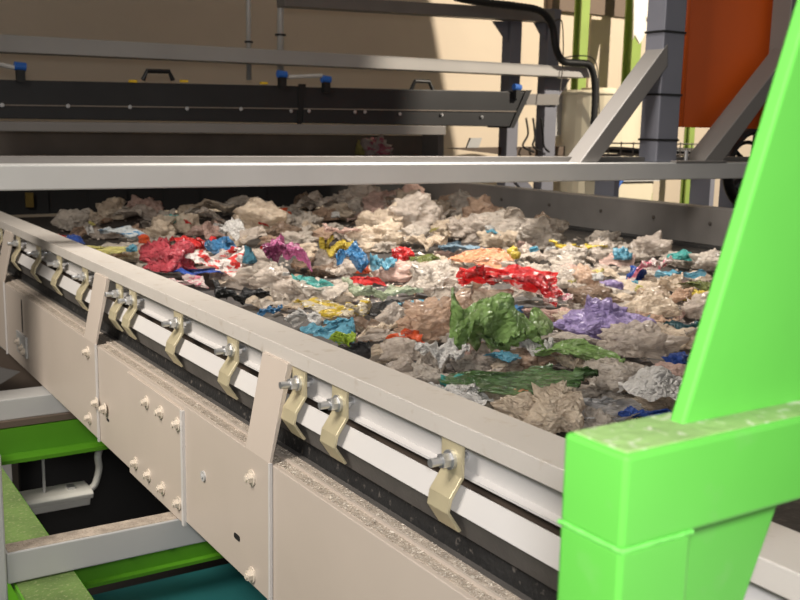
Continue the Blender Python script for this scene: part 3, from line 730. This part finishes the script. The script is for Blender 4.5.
# individually recognisable pieces: (px, py, w px, h px, colour, form, name, label)
PCS = [
 (55, 229, 18, 9, 'red', 'w', 'film_scrap', 'small red film scrap beside the rail at the dark belt end'),
 (71, 232, 16, 11, 'dblue', 'w', 'film_scrap', 'small blue film scrap beside the rail just right of the red one'),
 (102, 239, 50, 11, 'paley', 'f', 'film_sheet', 'flattened pale yellow film lying close to the rail'),
 (165, 248, 38, 30, 'pink', 'W', 'plastic_bag', 'translucent pink plastic bag near the rail'),
 (192, 235, 32, 16, 'red', 's', 'film_sheet', 'red film tucked behind the translucent pink bag'),
 (143, 230, 9, 9, 'orange', 'w', 'film_scrap', 'tiny orange-red scrap at the far heap edge'),
 (118, 223, 42, 14, 'bluewhite', 's', 'film_sheet', 'white and light blue film at the far heap edge'),
 (172, 211, 15, 9, 'teal', 'w', 'film_scrap', 'small teal scrap on top of the far heap edge'),
 (216, 252, 42, 26, 'redprint', 's', 'plastic_bag', 'white plastic bag with red print behind the pink bag'),
 (218, 238, 22, 18, 'blue', 's', 'film_sheet', 'blue film beside the white bag with red print'),
 (246, 247, 14, 16, 'sky', 'w', 'film_scrap', 'light blue scrap right of the white bag with red print'),
 (191, 264, 46, 8, 'dblue', 'f', 'film_sheet', 'narrow flat blue strip in front of the pink bag'),
 (185, 273, 38, 14, 'pinkwhite', 's', 'film_sheet', 'white film with pink print in front of the narrow blue strip'),
 (236, 288, 44, 24, 'black', 's', 'plastic_bag', 'crumpled black plastic bag near the rail'),
 (267, 306, 20, 16, 'blue', 's', 'film_scrap', 'blue film scrap beside the rail in front of the black bag'),
 (230, 221, 18, 20, 'white', 's', 'film_scrap', 'upright white film scrap on the far heap'),
 (281, 204, 13, 8, 'orange', 'w', 'film_scrap', 'orange scrap at the top of the far heap'),
 (285, 246, 32, 32, 'magenta', 's', 'film_sheet', 'magenta and purple film standing up from the heap'),
 (335, 241, 24, 22, 'yellow', 's', 'film_sheet', 'dull yellow film standing beside the blue film'),
 (352, 250, 26, 28, 'blue', 's', 'film_sheet', 'blue film right of the dull yellow film'),
 (382, 256, 20, 18, 'sky', 's', 'film_scrap', 'light blue film scrap further right of the dull yellow film'),
 (403, 246, 18, 14, 'red', 'w', 'film_scrap', 'small dark red wad in the middle of the heap'),
 (425, 252, 24, 12, 'olive', 's', 'film_scrap', 'olive green scrap beside the small dark red wad'),
 (308, 275, 32, 17, 'teal', 's', 'film_sheet', 'bright teal film in the middle of the heap'),
 (363, 261, 10, 9, 'orange', 'w', 'film_scrap', 'tiny orange scrap between the two blue films'),
 (365, 273, 26, 9, 'red', 'f', 'film_scrap', 'flat red scrap right of the bright teal film'),
 (380, 285, 52, 24, 'greenish', 's', 'plastic_bag', 'pale greenish white bag right of the bright teal film'),
 (416, 298, 46, 16, 'sky', 's', 'film_sheet', 'light blue film in front of the pale greenish bag'),
 (480, 250, 46, 22, 'peach', 's', 'film_sheet', 'peach coloured film behind the big red bag'),
 (514, 278, 76, 34, 'redw', 'S', 'plastic_bag', 'big bright red plastic bag in the middle of the heap'),
 (465, 240, 36, 14, 'bluegrey', 's', 'film_sheet', 'blue grey film behind the peach film'),
 (514, 245, 10, 12, 'yellow', 'w', 'film_scrap', 'tiny yellow scrap right of the peach film'),
 (497, 322, 74, 58, 'green', 'S', 'plastic_bag', 'large translucent green plastic bag in front of the red bag'),
 (440, 313, 58, 38, 'tan', 'W', 'plastic_bag', 'tan translucent bag left of the large green bag'),
 (512, 303, 22, 15, 'blue', 'w', 'film_scrap', 'blue scrap lying on the large green bag'),
 (334, 303, 52, 24, 'yelblot', 's', 'film_sheet', 'pale film with yellow blotches near the rail'),
 (302, 312, 30, 22, 'white', 's', 'film_sheet', 'white crumpled film left of the yellow-blotched film'),
 (328, 324, 40, 24, 'sky', 's', 'film_sheet', 'sky blue film near the rail with a lime piece on it'),
 (343, 331, 20, 18, 'lime', 's', 'film_scrap', 'lime green film scrap lying on the sky blue film'),
 (408, 329, 28, 15, 'orange', 's', 'film_sheet', 'red-orange crumpled film in front of the tan bag'),
 (443, 347, 34, 28, 'white', 's', 'paper_sheet', 'upright creased white sheet in front of the tan bag'),
 (528, 374, 118, 34, 'dgreen', 'F', 'plastic_bag', 'dark green translucent film spread flat near the rail'),
 (462, 386, 44, 20, 'white', 's', 'paper_sheet', 'crumpled white sheet closest to the rail'),
 (505, 348, 26, 13, 'sky', 's', 'film_scrap', 'light blue scrap right at the front of the green bag'),
 (558, 332, 66, 26, 'milky', 's', 'film_sheet', 'long pale film draped behind the dark green film'),
 (538, 340, 24, 20, 'white', 's', 'film_scrap', 'white torn film between the large green bag and the draped pale film'),
 (582, 346, 66, 26, 'green', 's', 'film_sheet', 'mid green film lying behind the dark green film'),
 (457, 372, 26, 10, 'teal', 'f', 'film_scrap', 'small teal scrap beside the crumpled white sheet near the rail'),
 (523, 387, 20, 14, 'peach', 'w', 'film_scrap', 'orange-pink scrap in front of the dark green film'),
 (352, 342, 28, 16, 'black', 's', 'film_scrap', 'black scrap beside the rail in front of the lime piece'),
 (383, 302, 40, 16, 'black', 's', 'film_sheet', 'black film between yellow-blotched film and light blue film'),
 (361, 314, 28, 14, 'brown', 's', 'film_scrap', 'brown film scrap right of the yellow-blotched film'),
 (608, 316, 58, 38, 'lilac', 'W', 'plastic_bag', 'lilac plastic bag on the right part of the heap'),
 (614, 277, 18, 11, 'lilac', 'w', 'film_scrap', 'small lilac scrap behind the lilac bag'),
 (644, 334, 60, 30, 'clearg', 'W', 'plastic_bag', 'shiny clear crumpled bag right of the lilac bag'),
 (580, 239, 34, 13, 'yellow', 's', 'film_sheet', 'yellow-orange film at the far right edge of the heap'),
 (624, 246, 14, 12, 'sky', 'w', 'film_scrap', 'light blue scrap right of the yellow-orange film'),
 (686, 247, 20, 10, 'teal', 'w', 'film_scrap', 'teal scrap closest to the far guard'),
 (683, 266, 32, 11, 'sky', 'f', 'film_sheet', 'flat light blue film below the teal scrap near the far guard'),
 (652, 262, 28, 24, 'pinkwhite', 's', 'film_sheet', 'pale pink and white film on the right of the heap'),
 (638, 266, 14, 14, 'dblue', 'w', 'film_scrap', 'dark blue scrap left of the pale pink film'),
 (706, 279, 34, 14, 'olive', 's', 'film_sheet', 'olive green film beside the green brace'),
 (700, 289, 20, 12, 'yellow', 'w', 'film_scrap', 'bright yellow wad below the olive green film'),
 (595, 264, 16, 8, 'paley', 'f', 'film_scrap', 'pale yellow scrap behind the small lilac scrap'),
 (661, 378, 50, 34, 'white', 'S', 'plastic_bag', 'puffed white plastic bag beside the green brace'),
 (679, 350, 18, 10, 'dblue', 'w', 'film_scrap', 'bright blue scrap on bare belt behind the puffed white bag'),
 (606, 359, 28, 20, 'milky', 's', 'film_scrap', 'ragged grey-white scrap on bare belt behind the dark green film'),
 (656, 407, 44, 13, 'dblue', 'f', 'film_sheet', 'flat blue film tucked below the puffed white bag'),
 (612, 401, 60, 20, 'mesh', 'f', 'film_sheet', 'grey bubble film right of the dark green film'),
 (686, 319, 22, 12, 'dteal', 's', 'film_scrap', 'dark teal scrap beside the green brace'),
 (704, 325, 22, 16, 'milky', 's', 'film_scrap', 'milky scrap against the green brace beside the dark teal scrap'),
 (560, 290, 20, 12, 'pinkwhite', 's', 'film_scrap', 'white and pink scrap right of the big red bag'),
 (548, 305, 40, 14, 'pinkish', 's', 'film_sheet', 'pinkish film between the big red bag and the lilac bag'),
 (455, 330, 20, 10, 'milky', 'w', 'film_scrap', 'small milky wad at the foot of the tan bag'),
 (262, 262, 34, 18, 'milky', 's', 'film_sheet', 'milky film right of the white bag with red print'),
 (340, 222, 30, 12, 'pinkish', 's', 'film_sheet', 'pinkish film at the back of the heap above the dull yellow film'),
 (540, 262, 28, 14, 'milky', 's', 'film_sheet', 'milky film behind the right end of the big red bag'),
 (432, 266, 26, 10, 'bluegrey', 'f', 'film_scrap', 'blue grey scrap in front of the olive green scrap'),
 (475, 268, 30, 12, 'bluewhite', 's', 'film_sheet', 'white film with blue print left of the big red bag'),
]
occ = []
rp = random.Random(21)
cnt = dict(w=0, s=0, f=0, W=0, S=0, F=0)
LIFT = .13
for (px, py, wp, hp2, mm, form, nm, lab) in PCS:
    far = max(0, min(1, (300-py)/100))
    lift = LIFT*(1+.9*far)
    P = onz(px, py+hp2*.5, ZB+lift)
    _, _, dep = proj(P)
    w = wp/F*dep*1.2
    d = w*{'w': .8, 's': .75, 'f': .55, 'W': .8, 'S': .75, 'F': .62}[form]
    sinel = .2
    h = max(.06, hp2/F*dep*1.15-d*sinel*(.45 if form in 'WS' else .7))
    Q = Vector(P)+Vector((.5376, .843, 0))*d*.42      # push back so that the front edge stays put
    Q.z = ZB+lift*.55
    lst = dict(w=WADS, s=SHEETS, f=FLAT, W=BIGW, S=BIGS, F=FLAT)[form]
    me = lst[cnt[form] % len(lst)]; cnt[form] += 1
    put(nm, me, mm, Q, w, d, h, ALIGN+(math.pi if rp.random() < .5 else 0)+rp.uniform(-.15, .15), lab, 'plastic waste' if nm != 'paper_sheet' else 'paper')
    occ.append((px, py, wp, hp2))

# the many colourless pieces between them
KIN = [
 ('clear', 'clear crumpled film wad without print in the waste heap on the belt', 'clear film pieces in the heap', 34),
 ('clearg', 'greyish clear crumpled film piece in the waste heap on the belt', 'greyish clear film pieces in the heap', 22),
 ('milky', 'milky white crumpled film piece among the waste on the belt', 'milky film pieces in the heap', 24),
 ('tan', 'tan crumpled film piece among the waste on the belt', 'tan film pieces in the heap', 9),
 ('pinkish', 'faintly pink crumpled film piece among the waste on the belt', 'faintly pink film pieces in the heap', 9),
 ('brown', 'dark brown crumpled film piece low in the waste heap', 'dark brown film pieces in the heap', 6),
]
tot = sum(k[3] for k in KIN)
def inside(px, py):
    poly = [(40, 232), (110, 216), (170, 205), (300, 199), (430, 203), (470, 214), (560, 236), (640, 249), (715, 268), (690, 400), (640, 428), (560, 428), (470, 396), (360, 352), (290, 322), (200, 284), (120, 255)]
    c = False; j = len(poly)-1
    for i in range(len(poly)):
        xi, yi = poly[i]; xj, yj = poly[j]
        if (yi > py) != (yj > py) and px < (xj-xi)*(py-yi)/(yj-yi)+xi: c = not c
        j = i
    return c
bare = [(640, 358, 60, 22), (565, 415, 60, 10), (260, 290, 20, 8), (340, 345, 30, 8), (560, 392, 40, 8), (210, 275, 40, 6), (420, 388, 30, 14)]
placed = 0; tries = 0; pl = []
while placed < 290 and tries < 60000:
    tries += 1
    px = rp.uniform(40, 715); py = 200+230*rp.random()**1.35
    P = onz(px, py, ZB+.06)
    if not inside(px, py) or P.x > 9.1 or P.y > 14: continue
    if any(abs(px-b[0]) < b[2]*.6 and abs(py-b[1]) < b[3]*.6 for b in bare): continue
    P = onz(px, py, ZB+.06); _, _, dep = proj(P)
    w = (rp.uniform(.3, .68) if dep > 7 else rp.uniform(.2, .46))
    wpx = w/dep*F; k = rp.random()
    hpx = wpx*.6
    bad = False
    for (cx, cy, cw, ch) in occ:
        # anything standing in front of a recognisable piece
        if abs(px-cx) < (cw+wpx)*.43 and cy-ch*.3 < py and py-hpx*.62 < cy+ch*.42: bad = True; break
    if bad: continue
    if any(abs(px-a)/max(1, wpx+c_)*2 < .42 and abs(py-b) < (wpx+c_)*.085 for a, b, c_ in pl): continue
    pl.append((px, py, wpx))
    r_ = rp.random()*tot
    for kk in KIN:
        r_ -= kk[3]
        if r_ <= 0: break
    me = rp.choice(WADS+WADS+SHEETS)
    far = max(0, min(1, (dep-5)/8))
    h = w*(rp.uniform(.38, .6) if me in WADS else rp.uniform(.3, .48))*(1+.2*far)
    put('film_wad' if me in WADS else 'film_piece', me, kk[0], (P.x, P.y, ZB+.0+rp.uniform(0, .05)), w, w*rp.uniform(.7, 1), h, rp.uniform(0, 6.28), kk[1], 'plastic waste', kk[2], rp.uniform(-.2, .2))
    placed += 1
tries = 0; n1 = placed
while placed < n1+165 and tries < 30000:
    tries += 1
    px = rp.uniform(40, 715); py = 206+222*rp.random()**1.25
    P = onz(px, py, ZB+.04)
    if not inside(px, py) or P.x > 9.1 or P.y > 14: continue
    if any(abs(px-b[0]) < b[2]*.6 and abs(py-b[1]) < b[3]*.6 for b in bare): continue
    _, _, dep = proj(P); w = rp.uniform(.22, .46) if dep > 7 else rp.uniform(.16, .36)
    wpx = w/dep*F; hpx = wpx*.5
    if any(abs(px-cx) < (cw+wpx*.6)*.42 and cy-ch*.15 < py and py-hpx*.4 < cy+ch*.35 for cx, cy, cw, ch in occ): continue
    if any(abs(px-a)*2/(wpx+c_) < .42 and abs(py-b) < (wpx+c_)*.09 for a, b, c_ in pl): continue
    pl.append((px, py, wpx)); r_ = rp.random()*tot
    for kk in KIN:
        r_ -= kk[3]
        if r_ <= 0: break
    me = rp.choice(WADS+SHEETS)
    put('film_wad' if me in WADS else 'film_piece', me, kk[0], (P.x, P.y, ZB+rp.uniform(0, .02)), w, w*rp.uniform(.7, 1), w*rp.uniform(.28, .46), rp.uniform(0, 6.28), kk[1], 'plastic waste', kk[2], rp.uniform(-.15, .15))
    placed += 1
print('filler', n1, placed, 'tries', tries)

# small bright scraps sprinkled over the heap
SCR = [('white', 'tiny white scrap lying loose on the heap', 'tiny white scraps', 12), ('sky', 'tiny light blue scrap lying loose on the heap', 'tiny light blue scraps', 5),
       ('paley', 'tiny pale yellow scrap lying loose on the heap', 'tiny pale yellow scraps', 4), ('red', 'tiny red scrap lying loose on the heap', 'tiny red scraps', 4)]
for mm, lab, grp, n_ in SCR:
    k = 0
    while k < n_:
        px = rp.uniform(90, 690); py = 212+190*rp.random()**1.2
        if not inside(px, py) or any(abs(px-o_[0]) < o_[2]*.6 and abs(py-o_[1]) < o_[3]*.7 for o_ in occ): continue
        P = onz(px, py, ZB+.2); _, _, dep = proj(P); w = rp.uniform(7, 13)/F*dep
        put('film_scrap', rp.choice(WADS+SHEETS), mm, (P.x, P.y, ZB+.15), w, w*.8, w*.5, rp.uniform(0, 6.28), lab, 'plastic waste', grp, .2); k += 1

# litter of shreds under the heap
m = MB()
for i in range(5200):
    px = rp.uniform(40, 720); py = 200+232*rp.random()
    if not inside(px, py): continue
    P = onz(px, py, ZB+.005)
    s = rp.uniform(.012, .05)
    P.z = ZB+rp.uniform(.004, .03)
    q = [P+Vector((rp.uniform(-1, 1), rp.uniform(-1, 1), rp.uniform(-.1, .7)))*s for _ in range(4)]
    for v in q: v.z = max(v.z, ZB+.003)
    m.add(q, [(0, 1, 2), (2, 1, 3)])
lit = m.build('film_shreds', FM['clearg']); tag(lit, 'fine pale film shreds littering the dark belt between larger pieces', 'litter', kind='stuff')

# bag caught in the rear slot
q = ony(378, 156, YR-.05)
put('plastic_bag', WADS[3], 'pinkwhite', (q.x, YR-.02, qz), .52, .35, .30, .3, 'pink and white wad caught in the dark slot under the hood', 'plastic waste')
q = ony(366, 156, YR+.1)
put('film_scrap', WADS[5], 'paley', (q.x, YR+.12, qz), .3, .3, .27, .9, 'pale yellow film caught in the slot beside the pink wad', 'plastic waste')

# torn white plastic hanging on the green pole
P_ = [ony(*p, 16.4) for p in ((634, -8), (650, -6), (655, 8), (653, 22), (648, 16), (645, 30), (640, 44), (637, 34), (631, 40), (634, 20))]
nx = 0
mm_ = bmesh.new()
hp_poly = [(p.x, p.z) for p in P_]
m = MB(); n = len(P_)
m.add([(p.x, 16.4+.08*math.sin(i*2.1), p.z) for i, p in enumerate(P_)]+[(p.x+.02, 16.46+.08*math.sin(i*2.1), p.z) for i, p in enumerate(P_)], [tuple(range(n)), tuple(range(2*n-1, n-1, -1))]+[(i, n+i, n+(i+1) % n, (i+1) % n) for i in range(n)])
mm_.free()
tag(m.build('hanging_plastic_sheet', 'plastic'), 'torn white plastic sheet hanging from the broad lime green pole', 'plastic sheet', kind='thing')

# ================================================================== LIGHT
wd = bpy.data.worlds.new('hall_light'); bpy.context.scene.world = wd; wd.use_nodes = True
wd.node_tree.nodes['Background'].inputs['Color'].default_value = (1.0, .95, .90, 1)
wd.node_tree.nodes['Background'].inputs['Strength'].default_value = .17
def area(name, loc, target, size, power, col=(1, 1, 1), size_y=None):
    l = bpy.data.lights.new(name, 'AREA'); l.size = size*S; l.energy = power; l.color = col
    if size_y: l.shape = 'RECTANGLE'; l.size_y = size_y*S
    o = bpy.data.objects.new(name, l); C.objects.link(o); o.location = W(loc)
    o.rotation_euler = (W(target)-W(loc)).to_track_quat('-Z', 'Y').to_euler(); return o
area('flash', (-.15, -.3, .35), (4, 6, -1.2), .3, 19, (.98, .98, 1))
bl = area('belt_fill', (5.6, 8.3, 6), (5.6, 7.6, -1.4), 2, 54, (1, .93, .85)); bl.data.spread = math.radians(66)  # fill light added over the belt to brighten the waste
hl = area('hall_lamp', (-5, 4, 6), (4.5, 7, -1.4), 4, 55, (1, .93, .85)); hl.data.spread = math.radians(80)
sp_ = bpy.data.lights.new('window_light', 'SPOT'); sp_.energy = 1900; sp_.spot_size = math.radians(90); sp_.spot_blend = .1; sp_.color = (1, .89, .74); sp_.shadow_soft_size = .03
so = bpy.data.objects.new('window_light', sp_); C.objects.link(so)
LW = Vector((17, 4, 7)); fk = 6/14; so.location = W(LW)
so.rotation_euler = (W((19, 18, 1))-W(LW)).to_track_quat('-Z', 'Y').to_euler()
# unseen blocker added to keep window light off the left back wall
ea = LW+(ony(428, 17, 18)-LW)*fk; eb = LW+(ony(439, 80, 18)-LW)*fk
ks = (ea.x-eb.x)/(ea.z-eb.z)
m = MB(); m.prism([(-6, 3.5), (eb.x+ks*(3.5-eb.z), 3.5), (eb.x+ks*(9-eb.z), 9), (-6, 9)], 'y', 10, 10.12); struct(m.build('light_blocker', 'wall'))

# ================================================================== CAMERA
cam = bpy.data.cameras.new('camera'); co = bpy.data.objects.new('camera', cam); C.objects.link(co)
cam.sensor_width = 36; cam.lens = 36*F/800; cam.clip_start = .02
Mx = Matrix(((XA.x, XA.y, XA.z), (YA.x, YA.y, YA.z), (ZA.x, ZA.y, ZA.z)))
co.matrix_world = Matrix.Translation(Vector((0, 0, ZC))) @ Mx.to_4x4()
cam.dof.use_dof = True; cam.dof.focus_distance = 4.6*S; cam.dof.aperture_fstop = 11
bpy.context.scene.camera = co
vs = bpy.context.scene.view_settings
vs.view_transform = 'Standard'; vs.look = 'None'; vs.exposure = 0.0
